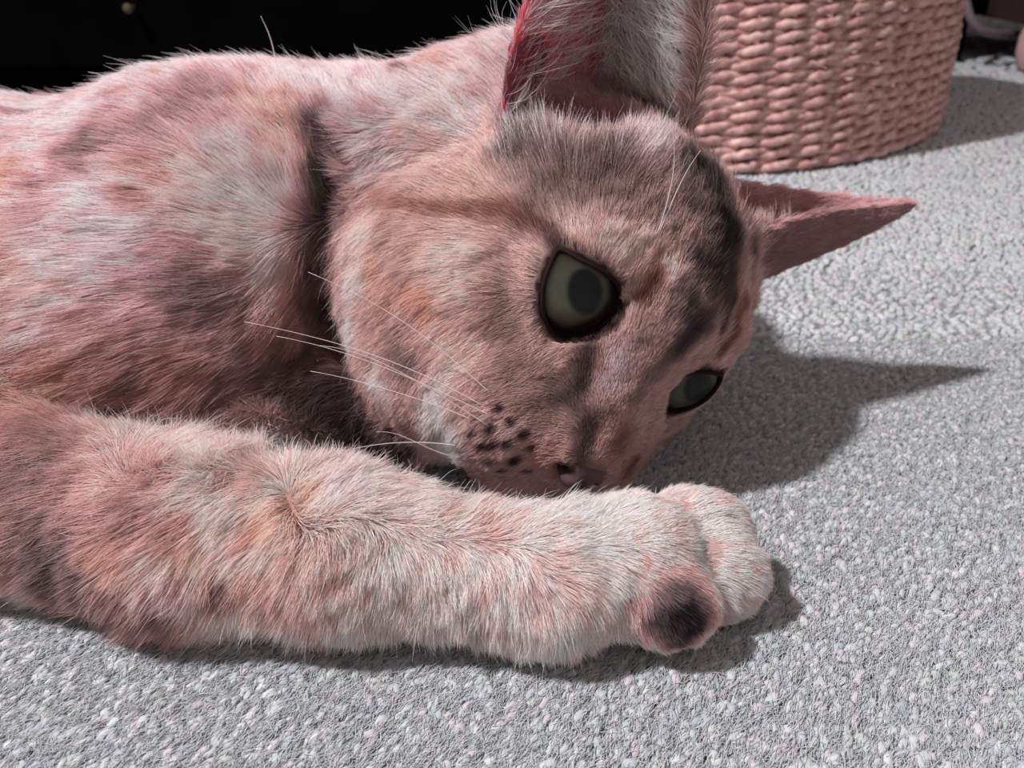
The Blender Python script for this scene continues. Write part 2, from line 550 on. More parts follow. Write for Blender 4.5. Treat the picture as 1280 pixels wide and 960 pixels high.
D = np.full(DIM, .05, np.float32)
for g, kind, par, k, op in PRIMS:
    lo, hi = prim_bounds(kind, par)
    i0 = np.clip(np.floor((lo - k - .006 - LO) / VOX).astype(int), 0, DIM)
    i1 = np.clip(np.ceil((hi + k + .006 - LO) / VOX).astype(int) + 1, 0, DIM)
    sl = tuple(slice(a, b) for a, b in zip(i0, i1))
    ax = [LO[j] + VOX * np.arange(i0[j], i1[j]) for j in range(3)]
    P = np.stack(np.meshgrid(*ax, indexing='ij'), -1)
    d = prim_eval(kind, par, P); A = D[sl]
    if op == 'add':
        h = np.clip(.5 + .5 * (A - d) / k, 0, 1)
        D[sl] = A + (d - A) * h - k * h * (1 - h)
    else:
        h = np.clip(.5 - .5 * (A + d) / k, 0, 1)
        D[sl] = A + (-d - A) * h + k * h * (1 - h)
for key, G in EAR.items():
    pts = G.reshape(-1, 3)
    lo, hi = pts.min(0) - .006, pts.max(0) + .006
    i0 = np.clip(np.floor((lo - LO) / VOX).astype(int), 0, DIM); i1 = np.clip(np.ceil((hi - LO) / VOX).astype(int), 0, DIM)
    E = np.full(i1 - i0, .05, np.float32)
    base = np.floor((pts - LO) / VOX).astype(int)
    R_ = 4
    offs = np.stack(np.meshgrid(*[np.arange(-R_, R_ + 1)] * 3, indexing='ij'), -1).reshape(-1, 3)
    for o in offs:
        idx = base + o
        dd = np.linalg.norm(LO + idx * VOX - pts, axis=1) - EAR_T
        j = idx - i0
        ok = ((j >= 0) & (j < (i1 - i0))).all(1)
        np.minimum.at(E, tuple(j[ok].T), dd[ok].astype(np.float32))
    sl = tuple(slice(a, b) for a, b in zip(i0, i1)); A = D[sl]; k = .005
    h = np.clip(.5 + .5 * (A - E) / k, 0, 1)
    D[sl] = A + (E - A) * h - k * h * (1 - h)
# flat where it rests on the carpet
zz = (LO[2] + VOX * np.arange(DIM[2]))[None, None, :]
D = np.maximum(D, (.0022 - zz)).astype(np.float32)


def surface_nets(D, LO, VOX):
    s = D < 0
    corners = [(i, j, k) for i in (0, 1) for j in (0, 1) for k in (0, 1)]
    n = np.array(D.shape) - 1
    cnt = np.zeros(n, np.int8)
    for c in corners:
        cnt += s[c[0]:n[0] + c[0], c[1]:n[1] + c[1], c[2]:n[2] + c[2]]
    cells = np.argwhere((cnt > 0) & (cnt < 8))
    vid = np.full(n, -1, np.int64); vid[tuple(cells.T)] = np.arange(len(cells))
    acc = np.zeros((len(cells), 3)); num = np.zeros(len(cells))
    for c in corners:
        for ax in range(3):
            if c[ax] == 0:
                c2 = list(c); c2[ax] = 1
                a = D[tuple((cells + c).T)]; b = D[tuple((cells + c2).T)]
                m = (a < 0) != (b < 0)
                t = np.where(m, a / np.where(m, a - b, 1), 0)
                p = np.array(c, float) + np.eye(3)[ax] * t[:, None]
                acc += p * m[:, None]; num += m
    V = LO + VOX * (cells + acc / num[:, None])
    F = []
    for ax in range(3):
        o1, o2 = (ax + 1) % 3, (ax + 2) % 3
        sl0 = [slice(1, -1)] * 3; sl0[ax] = slice(0, -1)
        sl1 = [slice(1, -1)] * 3; sl1[ax] = slice(1, None)
        a = s[tuple(sl0)]; b = s[tuple(sl1)]
        E = np.argwhere(a != b)
        base = E + 1; base[:, ax] -= 1
        e1 = np.eye(3, dtype=int)[o1]; e2 = np.eye(3, dtype=int)[o2]
        q = [vid[tuple((base - e1 - e2).T)], vid[tuple((base - e2).T)], vid[tuple(base.T)], vid[tuple((base - e1).T)]]
        Q = np.stack(q, 1)
        ins = a[tuple(E.T)]
        Q[~ins] = Q[~ins][:, ::-1]
        F.append(Q)
    F = np.concatenate(F)
    return V, F[(F >= 0).all(1)]


CV, CF = surface_nets(D, LO, VOX)


def relax(V, F, it=2, w=.5):
    for _ in range(it):
        acc = np.zeros_like(V); num = np.zeros(len(V))
        for i in range(4):
            a, b = F[:, i], F[:, (i + 1) % 4]
            np.add.at(acc, a, V[b]); np.add.at(num, a, 1)
            np.add.at(acc, b, V[a]); np.add.at(num, b, 1)
        V = V + w * (acc / np.maximum(num, 1)[:, None] - V)
    return V


CV = relax(CV, CF, 2, .5)
TRI = np.concatenate([CF[:, [0, 1, 2]], CF[:, [0, 2, 3]]])
BVH = BVHTree.FromPolygons([tuple(v) for v in CV], [tuple(int(i) for i in t) for t in TRI])


def on_cat(px, py):
    """the point of the cat's skin a photo pixel looks at (or None)"""
    d = ray(px, py)
    hit = BVH.ray_cast(Vector(CAMP), Vector(d).normalized())
    return None if hit[0] is None else np.array(hit[0])


skin_mat = attr_material('cat_skin', .8, .1)
_n = skin_mat.node_tree
_t = _n.nodes.new('ShaderNodeBsdfTranslucent'); _m = _n.nodes.new('ShaderNodeMixShader'); _m.inputs[0].default_value = .35
_n.links.new(_n.nodes['Attribute'].outputs['Color'], _t.inputs['Color'])
_n.links.new(_n.nodes['Principled BSDF'].outputs[0], _m.inputs[1]); _n.links.new(_t.outputs[0], _m.inputs[2])
_n.links.new(_m.outputs[0], _n.nodes['Material Output'].inputs['Surface'])
CATV_COL = np.tile(srgb(170, 135, 125), (len(CV), 1))
cat = mesh_obj('cat', CV, CF, skin_mat, colors=CATV_COL)
tag(cat, 'pinkish grey tabby cat lying on its side with one foreleg stretched across the carpet', 'cat')
NOSE_C, NOSE_R = np.array([-.22, 4.25, -1.70]), np.array([.70, .45, .46])
#FUR-BEGIN
# ------------------------------------------------------------------ cat : coat
CREAM, PALE, LILAC = (226, 184, 174), (230, 208, 206), (212, 176, 184)
GREY, DARK, BLACKISH = (122, 102, 102), (82, 66, 66), (54, 42, 44)
ORANGE, RUST, BROWN = (204, 146, 120), (158, 92, 72), (140, 106, 94)
# patches of coat colour, with some crease shade painted in: where they lie (looked up on the skin), radius in px there, colour, strength
DABS = [
    # flank, shoulder, neck
    (270, 130, 50, GREY, .6), (215, 175, 40, GREY, .4), (130, 190, 35, GREY, .6), (160, 160, 30, GREY, .4), (60, 270, 35, GREY, .4),
    (250, 330, 45, GREY, .5), (285, 362, 40, GREY, .65), (330, 425, 55, GREY, .6), (220, 400, 60, GREY, .35), (150, 440, 60, GREY, .4),
    (60, 540, 60, GREY, .5), (420, 190, 28, DARK, .8), (415, 250, 25, DARK, .85), (405, 310, 22, DARK, .7), (518, 95, 16, DARK, .7),  # the dark ones, here and next: shade of the neck crease, painted
    (410, 370, 25, DARK, .7), (400, 430, 40, DARK, .5), (180, 500, 40, GREY, .4), (10, 400, 40, GREY, .3), (30, 180, 30, GREY, .35),
    (20, 230, 40, ORANGE, .6), (360, 150, 35, ORANGE, .5), (372, 200, 32, ORANGE, .5), (200, 245, 40, ORANGE, .3), (60, 480, 45, ORANGE, .5),
    (115, 470, 50, ORANGE, .4), (230, 470, 55, ORANGE, .3), (380, 330, 25, ORANGE, .5), (600, 50, 32, ORANGE, .7), (560, 80, 25, ORANGE, .5),
    (365, 400, 35, ORANGE, .4), (250, 230, 35, ORANGE, .3), (90, 350, 50, ORANGE, .3), (30, 330, 40, ORANGE, .4),
    (130, 120, 35, LILAC, .6), (300, 260, 45, CREAM, .5), (320, 295, 40, CREAM, .5), (130, 300, 50, LILAC, .5), (445, 110, 35, LILAC, .5), (190, 320, 40, LILAC, .4),
    # cheek
    (560, 160, 50, CREAM, .6), (470, 280, 28, CREAM, .7), (585, 330, 45, CREAM, .6), (460, 340, 25, PALE, .4), (450, 400, 25, PALE, .5), (480, 470, 25, PALE, .4),
    (488, 330, 15, ORANGE, .6), (497, 365, 15, ORANGE, .6), (525, 360, 17, ORANGE, .7), (552, 368, 17, ORANGE, .7), (545, 390, 15, ORANGE, .6),
    (510, 430, 18, GREY, .5), (520, 450, 15, BROWN, .5), (500, 400, 12, BROWN, .4), (560, 410, 18, CREAM, .4),
    (640, 400, 26, BROWN, .45), (655, 450, 26, BROWN, .5), (640, 360, 22, BROWN, .3), (630, 480, 20, BROWN, .35), (665, 500, 18, BROWN, .45), (690, 470, 18, BROWN, .5),
    (590, 440, 25, CREAM, .4), (610, 230, 40, (186, 152, 138), .5), (540, 210, 35, (200, 162, 146), .4),
    # brow and forehead
    (715, 235, 55, (158, 130, 122), .6), (655, 195, 32, GREY, .6), (635, 205, 20, DARK, .4), (690, 195, 25, (170, 145, 142), .5), (800, 200, 28, LILAC, .6), (770, 205, 20, GREY, .5),
    (740, 250, 25, GREY, .35), (850, 190, 22, LILAC, .4), (760, 312, 26, CREAM, .5), (795, 325, 22, CREAM, .45), (725, 295, 15, CREAM, .6), (830, 350, 18, CREAM, .7),
    (815, 362, 10, RUST, .85), (800, 378, 9, RUST, .7), (812, 335, 10, RUST, .4), (790, 280, 18, BROWN, .3), (820, 280, 14, GREY, .5),
    (890, 235, 36, BLACKISH, .85), (902, 300, 38, BLACKISH, .85), (860, 262, 24, BLACKISH, .6), (880, 345, 28, BLACKISH, .75), (860, 330, 14, DARK, .6), (905, 370, 25, DARK, .75),
    (868, 415, 22, DARK, .7), (845, 440, 20, GREY, .6), (835, 400, 16, GREY, .5), (850, 225, 20, GREY, .5), (930, 330, 20, DARK, .7),
    (925, 395, 9, RUST, .7), (910, 425, 9, RUST, .7), (897, 440, 8, RUST, .4), (925, 440, 12, LILAC, .6), (900, 455, 9, LILAC, .5),
    # muzzle
    (735, 442, 11, DARK, .5), (729, 462, 11, DARK, .5), (724, 485, 13, DARK, .5), (745, 452, 9, BROWN, .6), (706, 495, 16, DARK, .5), (690, 520, 18, BROWN, .4),
    (775, 455, 22, LILAC, .6), (762, 485, 16, LILAC, .6), (800, 430, 18, (170, 138, 132), .5), (815, 470, 16, GREY, .5), (795, 500, 14, GREY, .4),
    (742, 530, 14, BROWN, .7), (730, 540, 12, DARK, .6), (775, 555, 22, (156, 96, 84), .75), (760, 520, 12, BROWN, .5), (785, 590, 16, (140, 84, 76), .8), (725, 515, 12, DARK, .5),
    (690, 570, 20, (196, 140, 124), .6), (700, 590, 16, (196, 130, 116), .6), (670, 600, 20, (205, 160, 150), .5),
    (560, 540, 30, PALE, .7), (545, 500, 22, PALE, .5), (580, 580, 24, PALE, .85), (560, 470, 20, PALE, .3), (572, 565, 18, (236, 226, 228), .6),
    (830, 545, 18, BROWN, .6), (850, 540, 20, DARK, .4), (905, 505, 12, (176, 136, 126), .6),
    # foreleg
    (60, 650, 90, GREY, .5), (100, 725, 75, GREY, .75), (30, 765, 55, DARK, .8), (200, 765, 50, DARK, .5), (180, 640, 38, GREY, .5), (235, 650, 22, BROWN, .5),
    (290, 712, 20, BROWN, .7), (282, 730, 14, DARK, .4), (352, 640, 24, ORANGE, .65), (330, 655, 14, BROWN, .4), (250, 690, 26, ORANGE, .5), (160, 685, 30, ORANGE, .4), (330, 720, 20, ORANGE, .4),
    (410, 620, 22, LILAC, .5), (230, 720, 30, LILAC, .4), (592, 660, 18, (196, 158, 146), .5), (600, 672, 8, GREY, .3), (690, 665, 12, (206, 168, 156), .4), (550, 650, 22, (212, 170, 154), .4),
    (100, 568, 36, GREY, .4), (185, 548, 20, DARK, .4), (30, 600, 30, GREY, .4), (280, 590, 40, CREAM, .4),  # starts with the foreleg and flank crease, its shade put into the coat
    (740, 640, 60, (236, 198, 186), .6), (900, 680, 45, (242, 206, 200), .7), (500, 800, 12, BROWN, .5), (640, 805, 12, BROWN, .5), (400, 785, 14, BROWN, .5),
(844, 764, 44, (118, 102, 108), .75), (848, 762, 32, (58, 48, 56), 1.0), (840, 736, 13, GREY, .8), (818, 772, 16, DARK, .6), (862, 782, 14, (50, 40, 46), .9), (845, 800, 16, (70, 56, 58), .7), (872, 752, 9, (150, 122, 120), .5), (798, 697, 8, BROWN, .4),
    (940, 706, 8, (196, 140, 136), .5), (925, 745, 10, (212, 168, 160), .35), (878, 735, 7, (212, 168, 160), .35),
]
def stroke(pts, r, c, st):
    for (x0, y0), (x1, y1) in zip(pts, pts[1:]):
        n = max(1, int(math.hypot(x1 - x0, y1 - y0) / (r * .7)))
        for i in range(n):
            DABS.append((x0 + (x1 - x0) * i / n, y0 + (y1 - y0) * i / n, r, c, st))
    DABS.append((*pts[-1], r, c, st))


stroke([(495, 238), (520, 256), (550, 268), (590, 270), (625, 270), (655, 280), (685, 300)], 11, RUST, .42)
stroke([(670, 288), (696, 308)], 9, (110, 62, 54), .5)
stroke([(742, 432), (733, 455), (728, 485)], 9, (86, 62, 60), .38)
stroke([(728, 490), (700, 500), (675, 505)], 10, DARK, .3)
stroke([(925, 385), (908, 420), (893, 450)], 6, RUST, .45)
stroke([(912, 382), (890, 425)], 7, BLACKISH, .4)
stroke([(800, 385), (818, 350)], 8, RUST, .35)
stroke([(640, 185), (700, 165), (760, 175)], 18, (120, 98, 98), .3)
stroke([(650, 215), (720, 215), (790, 235), (850, 235)], 22, (112, 88, 84), .3)
stroke([(690, 250), (780, 262), (850, 290)], 18, (140, 108, 100), .3)
stroke([(855, 210), (895, 250), (905, 320), (890, 380)], 26, BLACKISH, .35)
stroke([(850, 370), (862, 420), (835, 450)], 14, DARK, .4)
stroke([(415, 165), (412, 240), (405, 320), (418, 400)], 20, BLACKISH, .3)  # shade of the crease between shoulder and cheek, painted into the coat
stroke([(740, 520), (738, 545), (725, 580)], 9, (88, 60, 58), .4)
DABS = [(x, y, r, c, st * .9 if (x < 400 and y < 480 and c in (GREY, DARK)) else st) for x, y, r, c, st in DABS]
# dark coat under the chest, behind the cheek, with the gap's shade painted in
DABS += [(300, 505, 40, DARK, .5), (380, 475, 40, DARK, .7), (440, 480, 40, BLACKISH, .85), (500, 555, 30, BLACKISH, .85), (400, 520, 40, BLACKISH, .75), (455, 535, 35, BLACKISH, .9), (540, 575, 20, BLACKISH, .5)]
# whisker-pad spots
for px, py, r in ((645, 524, 4.5), (618, 532, 5), (598, 536, 4), (660, 541, 5.5), (609, 552, 5), (623, 552, 5), (640, 551, 5), (669, 559, 4.5),
                  (623, 570, 4.5), (650, 572, 5.5), (636, 585, 4.5), (664, 586, 4.5), (631, 506, 4)):
    DABS.append((px + 2, py, r * 1.35, (38, 20, 26), .9))

# combing: where a lock starts and where it points to, in the photograph
COMB = [
    (400, 250, 375, 180), (380, 130, 352, 75), (330, 120, 290, 90), (250, 150, 205, 128), (150, 130, 100, 118), (450, 110, 438, 75), (560, 70, 535, 50), (610, 50, 590, 25),
    (300, 300, 250, 285), (200, 300, 140, 302), (80, 300, 20, 306), (80, 200, 20, 205), (200, 220, 145, 212), (100, 430, 40, 440), (250, 430, 190, 442), (370, 350, 335, 385),
    (330, 450, 275, 475), (60, 520, 0, 528), (150, 500, 90, 515), (300, 210, 260, 180), (400, 400, 370, 440), (260, 490, 210, 515), (420, 300, 400, 340),
    # face
    (750, 560, 762, 510), (770, 520, 785, 470), (785, 440, 797, 390), (800, 370, 812, 310), (800, 300, 812, 240), (740, 290, 745, 235), (700, 270, 690, 220), (690, 220, 692, 165),
    (740, 210, 748, 160), (800, 210, 815, 165), (640, 200, 640, 150), (860, 300, 872, 240), (890, 330, 905, 270), (890, 250, 885, 200), (880, 400, 900, 350), (850, 440, 875, 400), (905, 440, 925, 405),
    (690, 440, 650, 460), (650, 400, 605, 415), (650, 340, 600, 320), (610, 300, 555, 285), (560, 250, 505, 240), (560, 180, 515, 170), (600, 150, 575, 125), (500, 200, 468, 220),
    (470, 280, 448, 320), (560, 340, 515, 355), (520, 400, 485, 430), (470, 380, 445, 420), (600, 460, 560, 490), (530, 470, 500, 510), (640, 490, 600, 500),
    (690, 560, 650, 555), (650, 550, 610, 555), (610, 560, 575, 580), (570, 540, 545, 575), (680, 510, 640, 510), (720, 500, 700, 470), (740, 470, 745, 440), (700, 590, 670, 600),
    (820, 530, 850, 540), (900, 520, 930, 520), (780, 580, 795, 545), (500, 330, 468, 360),
    # foreleg and paw
    (330, 650, 292, 695), (200, 640, 155, 668), (100, 640, 50, 660), (60, 740, 10, 770), (200, 730, 155, 772), (320, 740, 288, 788), (420, 740, 402, 790), (520, 740, 512, 792),
    (620, 760, 615, 808), (700, 770, 703, 818), (400, 620, 445, 600), (480, 630, 522, 610), (430, 580, 465, 552), (300, 560, 330, 530), (200, 570, 228, 545), (90, 590, 60, 600),
    (560, 650, 600, 635), (640, 655, 688, 640), (740, 655, 782, 625), (800, 640, 840, 612), (860, 650, 898, 640), (900, 700, 935, 702), (700, 700, 745, 700), (830, 720, 862, 742),
    (850, 770, 868, 795), (915, 755, 938, 772), (560, 710, 558, 755), (640, 720, 650, 765), (450, 680, 440, 730), (780, 760, 790, 805), (760, 710, 795, 725),
]


def depth_of(px, py):
    h = on_cat(px, py)
    return None if h is None else h


def guides():
    P, T = [], []
    for x0, y0, x1, y1 in COMB:
        a = on_cat(x0, y0)
        if a is None: continue
        zc = (a - CAMP) @ ray(640, 480)
        b = on_cat(x1, y1)
        flat = CAMP + ray(x1, y1) * zc
        if b is None or np.linalg.norm(b - flat) > .02: b = flat
        P.append(a); T.append((b - a) / np.linalg.norm(b - a))
    # the sides the photograph does not show
    for p, t in (((-.3, .34, .10), (-1, 0, 0)), ((-.3, .38, .05), (-1, 0, 0)), ((-.1, .37, .06), (-1, 0, -.2)), ((-.2, .27, .03), (-1, 0, -.3)), ((-.2, .385, .05), (-1, 0, 0)),
                 ((-.35, .28, .04), (-.6, -.6, -.2)), ((-.5, .25, .02), (-.2, -1, 0)), ((0, .36, .08), (-1, .3, 0)),
                 ((.02, .20, .01), (1, 0, 0)), ((-.06, .21, .01), (1, .2, 0)), ((-.15, .2, .0), (-.7, 0, -.5)), ((-.25, .2, .0), (-.6, -.6, 0))):
        P.append(p); T.append(np.array(t) / np.linalg.norm(t))
    for c, d in (((-4, 0, 0), (-.2, -1, 0)), ((-3, -2, -2), (-.2, -1, -.3)), ((0, -4.5, 1), (0, -1, -.2)), ((0, 1, -3.5), (0, -1, -.2)), ((-3.5, 1, -1), (-.6, -.8, 0)), ((-2, -3, 3), (0, -1, 0))):
        P.append(hl(*c)); v = HR @ np.array(d); T.append(v / np.linalg.norm(v))
    return np.array(P), np.array(T)


def comb_dir(P, N):
    GP, GT = guides()
    out = np.zeros_like(P)
    for i in range(0, len(P), 20000):
        d2 = ((P[i:i + 20000, None] - GP[None]) ** 2).sum(-1)
        w = 1 / (d2 + .004 ** 2) ** 2
        out[i:i + 20000] = (w @ GT) / w.sum(1)[:, None]
    mag = np.linalg.norm(out, axis=1)
    out -= N * (out * N).sum(1)[:, None]
    return out / (np.linalg.norm(out, axis=1)[:, None] + 1e-9), mag


def region_fields(P):
    """distance of points to head, foreleg and torso primitives"""
    D_ = {g: np.full(len(P), 1.0) for g in ('head', 'foreleg', 'torso')}
    for g, kind, par, k, op in PRIMS:
        if op == 'add': D_[g] = np.minimum(D_[g], prim_eval(kind, par, P))
    return D_


def ear_info(P):
    """distance to each ear sheet, side (+ inside the pinna), position along it"""
    out = {}
    for key, G in EAR.items():
        q = G[::6, ::6].reshape(-1, 3); nv = G[::6, ::6].shape[1]
        mids = ((G[0] + G[-1]) / 2 - G[G.shape[0] // 2])[::6]
        nn = mids / (np.linalg.norm(mids, axis=1)[:, None] + 1e-9)
        dist = np.full(len(P), 1.0); vv = np.zeros(len(P)); uu = np.zeros(len(P)); inw = np.zeros((len(P), 3))
        near = np.where(((P > q.min(0) - .01) & (P < q.max(0) + .01)).all(1))[0]
        for i in range(0, len(near), 4000):
            j = near[i:i + 4000]
            d = np.linalg.norm(P[j][:, None] - q[None], axis=-1); m = d.argmin(1)
            dist[j] = d[np.arange(len(j)), m]; vv[j] = (m % nv) / (nv - 1); uu[j] = (m // nv) / (len(q) // nv - 1)
            inw[j] = nn[m % nv]
        out[key] = (dist, inw, vv, uu)
    return out


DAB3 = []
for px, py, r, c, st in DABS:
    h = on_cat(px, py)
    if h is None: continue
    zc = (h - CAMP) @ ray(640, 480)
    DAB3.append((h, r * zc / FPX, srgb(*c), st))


def coat(P, reg, tang=None):
    base = np.zeros((len(P), 3))
    cb = {'head': srgb(191, 156, 148), 'foreleg': srgb(225, 175, 167), 'torso': srgb(224, 174, 176)}
    w = {g: np.exp(-np.maximum(d, 0) / .006) for g, d in reg.items()}
    sw = sum(w.values())
    for g in cb: base += cb[g] * (w[g] / sw)[:, None]
    # tortoiseshell mottling, drawn out along the lie of the hair
    Q = P * np.array([.55, 1, 1])
    n1 = vnoise(Q, 95, 1) * .6 + vnoise(Q, 210, 2) * .4
    n2 = vnoise(Q, 120, 3) * .6 + vnoise(Q, 260, 4) * .4
    m = np.where(reg['torso'] < np.minimum(reg['head'], reg['foreleg']), .9, np.where(reg['head'] < reg['foreleg'], .25, .40))
    m = np.where((P[:, 0] > -.03) & (reg['foreleg'] < .004), .12, m)
    a = (np.clip((n1 - .12) * 2.2, 0, 1) * .65 * m)[:, None]
    base = base + (srgb(*GREY) - base) * a
    a = (np.clip((n2 - .18) * 2.0, 0, 1) * .6 * m)[:, None]
    base = base + (srgb(*ORANGE) - base) * a
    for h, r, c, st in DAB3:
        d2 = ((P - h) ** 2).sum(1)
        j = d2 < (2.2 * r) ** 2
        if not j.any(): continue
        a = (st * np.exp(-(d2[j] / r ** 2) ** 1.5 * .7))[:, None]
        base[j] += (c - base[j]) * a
    return base


me = cat.data
NV = np.zeros(len(CV) * 3, np.float32); me.vertices.foreach_get('normal', NV); NV = NV.reshape(-1, 3).astype(float)
VREG = region_fields(CV); VEAR = ear_info(CV)
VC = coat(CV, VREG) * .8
EIN = {}
for key, (dist, inw, vv, uu) in VEAR.items():
    isear = dist < .0035
    inside = isear & ((NV * inw).sum(1) > .0)
    EIN[key] = (isear, inside, vv, uu)
    pink = srgb(240, 104, 116) if key == 'right' else srgb(196, 132, 136)
    VC[inside] = pink
    VC[isear & ~inside] = srgb(158, 122, 124)
def lid_dist(P, s):
    """distance of points to the lid margin and to the inside of the eye opening"""
    L = LID3[s]; n = len(L)
    Ld = np.concatenate([L + (np.roll(L, -1, 0) - L) * t for t in (0, .33, .67)])
    out = np.full(len(P), 1.0)
    j = np.where(np.linalg.norm(P - EYE_C[s], axis=1) < .04)[0]
    out[j] = np.linalg.norm(P[j][:, None] - Ld[None], axis=-1).min(1)
    inner = (np.linalg.norm(P - EYE_C[s], axis=1) < EYE_R * 1.09)
    return np.where(inner, 0, out)


for s_ in (1, -1):
    w_ = np.clip((.0034 - lid_dist(CV, s_)) / .0018, 0, 1)[:, None]
    VC = VC + (srgb(52, 38, 38) - VC) * w_
bowl = np.linalg.norm((CV - BOWL_C) / (BOWL_R * 1.12), axis=1) < 1
VC[bowl] = srgb(150, 78, 88)
ca = me.color_attributes['coat']
ca.data.foreach_set('color', np.c_[VC, np.ones(len(VC))].astype(np.float32).ravel())


def tone(c):
    """hair shades itself: light hairs are lighter than the coat they make"""
    lum = c @ np.array([.3, .5, .2])
    c = c * .70 + .30 * lum[:, None] * np.array([1.08, .935, 1.015])
    return c * (.76 + 1.02 * np.clip(lum / .5, 0, 1.1))[:, None]


def grow_fur():
    A, B, C = CV[TRI[:, 0]], CV[TRI[:, 1]], CV[TRI[:, 2]]
    cr = np.cross(B - A, C - A); area = np.linalg.norm(cr, axis=1) / 2
    cen = (A + B + C) / 3; fn = cr / (2 * area[:, None] + 1e-15)
    vd = CAMP - cen; vd /= np.linalg.norm(vd, axis=1)[:, None]
    facing = (fn * vd).sum(1)
    zc = (cen - CAMP) @ ray(640, 480)
    xp = (cen[:, 0]) / zc
    yp = ((cen - CAMP) @ np.array([0, ST, CT])) / zc
    inside = (np.abs(xp) < .64) & (np.abs(yp) < .50)
    dens = np.where(inside, np.where(facing > -.3, 15e6, 3e6), 1.0e6)
    tv = TRI[:, 0]
    dens = np.where(VREG['head'][tv] < .004, dens * 1.25, dens)
    for key in EIN:
        isear, ins, vv, uu = EIN[key]
        dens = np.where(ins[tv], dens * (.26 if key == 'right' else .6), dens)
    # no hair on eyeballs' sockets or the nose leather
    for s in (1, -1):
        dens = np.where(lid_dist(cen, s) < .0006, 0, dens)
    dens = np.where(np.linalg.norm((to_local(cen) - NOSE_C) / NOSE_R, axis=1) < 1.0, 0, dens)
    dens = np.where(bowl[tv], dens * .25, dens)
    dens = np.where(cen[:, 2] < .0026, 0, dens)
    cnt = rng.poisson(area * dens)
    f = np.repeat(np.arange(len(TRI)), cnt); n = len(f)
    r1, r2 = rng.random(n), rng.random(n); q = np.sqrt(r1)
    w0, w1, w2 = 1 - q, q * (1 - r2), q * r2
    P = A[f] * w0[:, None] + B[f] * w1[:, None] + C[f] * w2[:, None]
    N = NV[TRI[f, 0]] * w0[:, None] + NV[TRI[f, 1]] * w1[:, None] + NV[TRI[f, 2]] * w2[:, None]
    N /= np.linalg.norm(N, axis=1)[:, None]
    reg = region_fields(P)
    T, mag = comb_dir(P, N)
    v0 = TRI[f, 0]
    hd, lg, to = reg['head'], reg['foreleg'], reg['torso']
    which = np.argmin(np.stack([hd, lg, to]), 0)          # 0 head 1 foreleg 2 torso
    loc = to_local(P)
    L = np.where(which == 2, .0115, np.where(which == 1, .0068, .0065))
    L = np.where((which == 1) & (P[:, 0] < -.04), .0088, L)
    L = np.where((which == 1) & (P[:, 0] > .012), .0068 - .0034 * np.clip((P[:, 0] - .012) / .02, 0, 1), L)
    face = np.clip((loc[:, 1] - .3) / 2.4, 0, 1)
    L = np.where(which == 0, .0085 * (1 - face) + .0050 * face, L)
    nosed = np.linalg.norm(loc - np.array([0, 3.2, -.8]), axis=1)
    L = np.where(which == 0, L * np.clip(.12 + nosed / 3.2, .32, 1), L)
    for s in (1, -1):
        de = np.linalg.norm(P - LID3[s].mean(0), axis=1)
        L = np.where(which == 0, L * np.clip((de - .005) / .012, .5, 1), L)
    lift = np.where(which == 2, .15, np.where(which == 1, .28, .28))
    lift = np.where((which == 1) & (P[:, 0] > .015), .22, lift)
    lift = np.where((which == 0) & (loc[:, 1] > 1.5), .22, lift)
    lift = lift + .45 * np.clip(.75 - mag, 0, 1)
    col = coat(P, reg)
    for s in (1, -1):
        w_ = np.clip((.0026 - lid_dist(P, s)) / .0018, 0, 1)[:, None]
        col = col + (srgb(60, 42, 42) - col) * w_
        lift = lift * (1 - .75 * w_[:, 0]); L = L * (1 - .35 * w_[:, 0])
    ear_of = np.zeros(n, int)
    for num, key in ((1, 'right'), (2, 'left')):
        isear, ins, vv, uu = EIN[key]
        e = isear[v0] & (vv[v0] > .10); ear_of[e] = num
        tipdir = EAR[key][75, -1] - EAR[key][75, 0]; tipdir /= np.linalg.norm(tipdir)
        tt = tipdir - N * (N @ tipdir)[:, None]; tt /= np.linalg.norm(tt, axis=1)[:, None] + 1e-9
        T[e] = tt[e]
        L = np.where(e, np.where(ins[v0], .0045, .0030), L)
        lift = np.where(e, np.where(ins[v0], .35, .18), lift)
        ecol = srgb(144, 110, 128) if key == 'right' else srgb(166, 126, 126)
        col[e] = np.where(ins[v0][e][:, None], srgb(222, 156, 172) if key == 'right' else srgb(206, 152, 152), ecol)
        if key == 'right':
            drop = e & ins[v0] & (uu[v0] < .52) & (rng.random(n) < .6)
            L[drop] = .0008
        if key == 'right':      # long pale wisps inside the ear
            u_, v_ = uu[v0], vv[v0]
            wis = e & ins[v0] & (rng.random(n) < np.where(u_ > .5, .5, .10) * (v_ < .7))
            L = np.where(wis, rng.uniform(.010, .020, n), L); lift = np.where(wis, .55, lift)
            col[wis] = srgb(228, 205, 212)
    bw = bowl[v0] & (ear_of == 0)
    col[bw] = srgb(186, 132, 142); L = np.where(bw, .006, L)
    frd = np.full(n, 1.0)
    for q in ((650, 185), (690, 182), (730, 184), (770, 186), (805, 190)):
        h = on_cat(*q)
        if h is not None: frd = np.minimum(frd, np.linalg.norm(P - h, axis=1))
    frw = np.where((which == 0) & (ear_of == 0), np.exp(-(frd / .007) ** 2), 0)
    pale = rng.random(n) < .16 * frw
    L = L * (1 + .25 * frw)
    col[pale] = srgb(222, 198, 200); L = np.where(pale, L * 1.3, L)
    # locks: neighbouring hairs lean together
    J = np.stack([vnoise(P, 330, 11), vnoise(P, 330, 12), vnoise(P, 330, 13)], 1) * .30 \
        + np.stack([vnoise(P, 120, 14), vnoise(P, 120, 15), vnoise(P, 120, 16)], 1) * .16 + rng.normal(0, .13, (n, 3))
    J[which == 2] *= .6; J[which == 0] *= .6; J[which == 1] *= .75
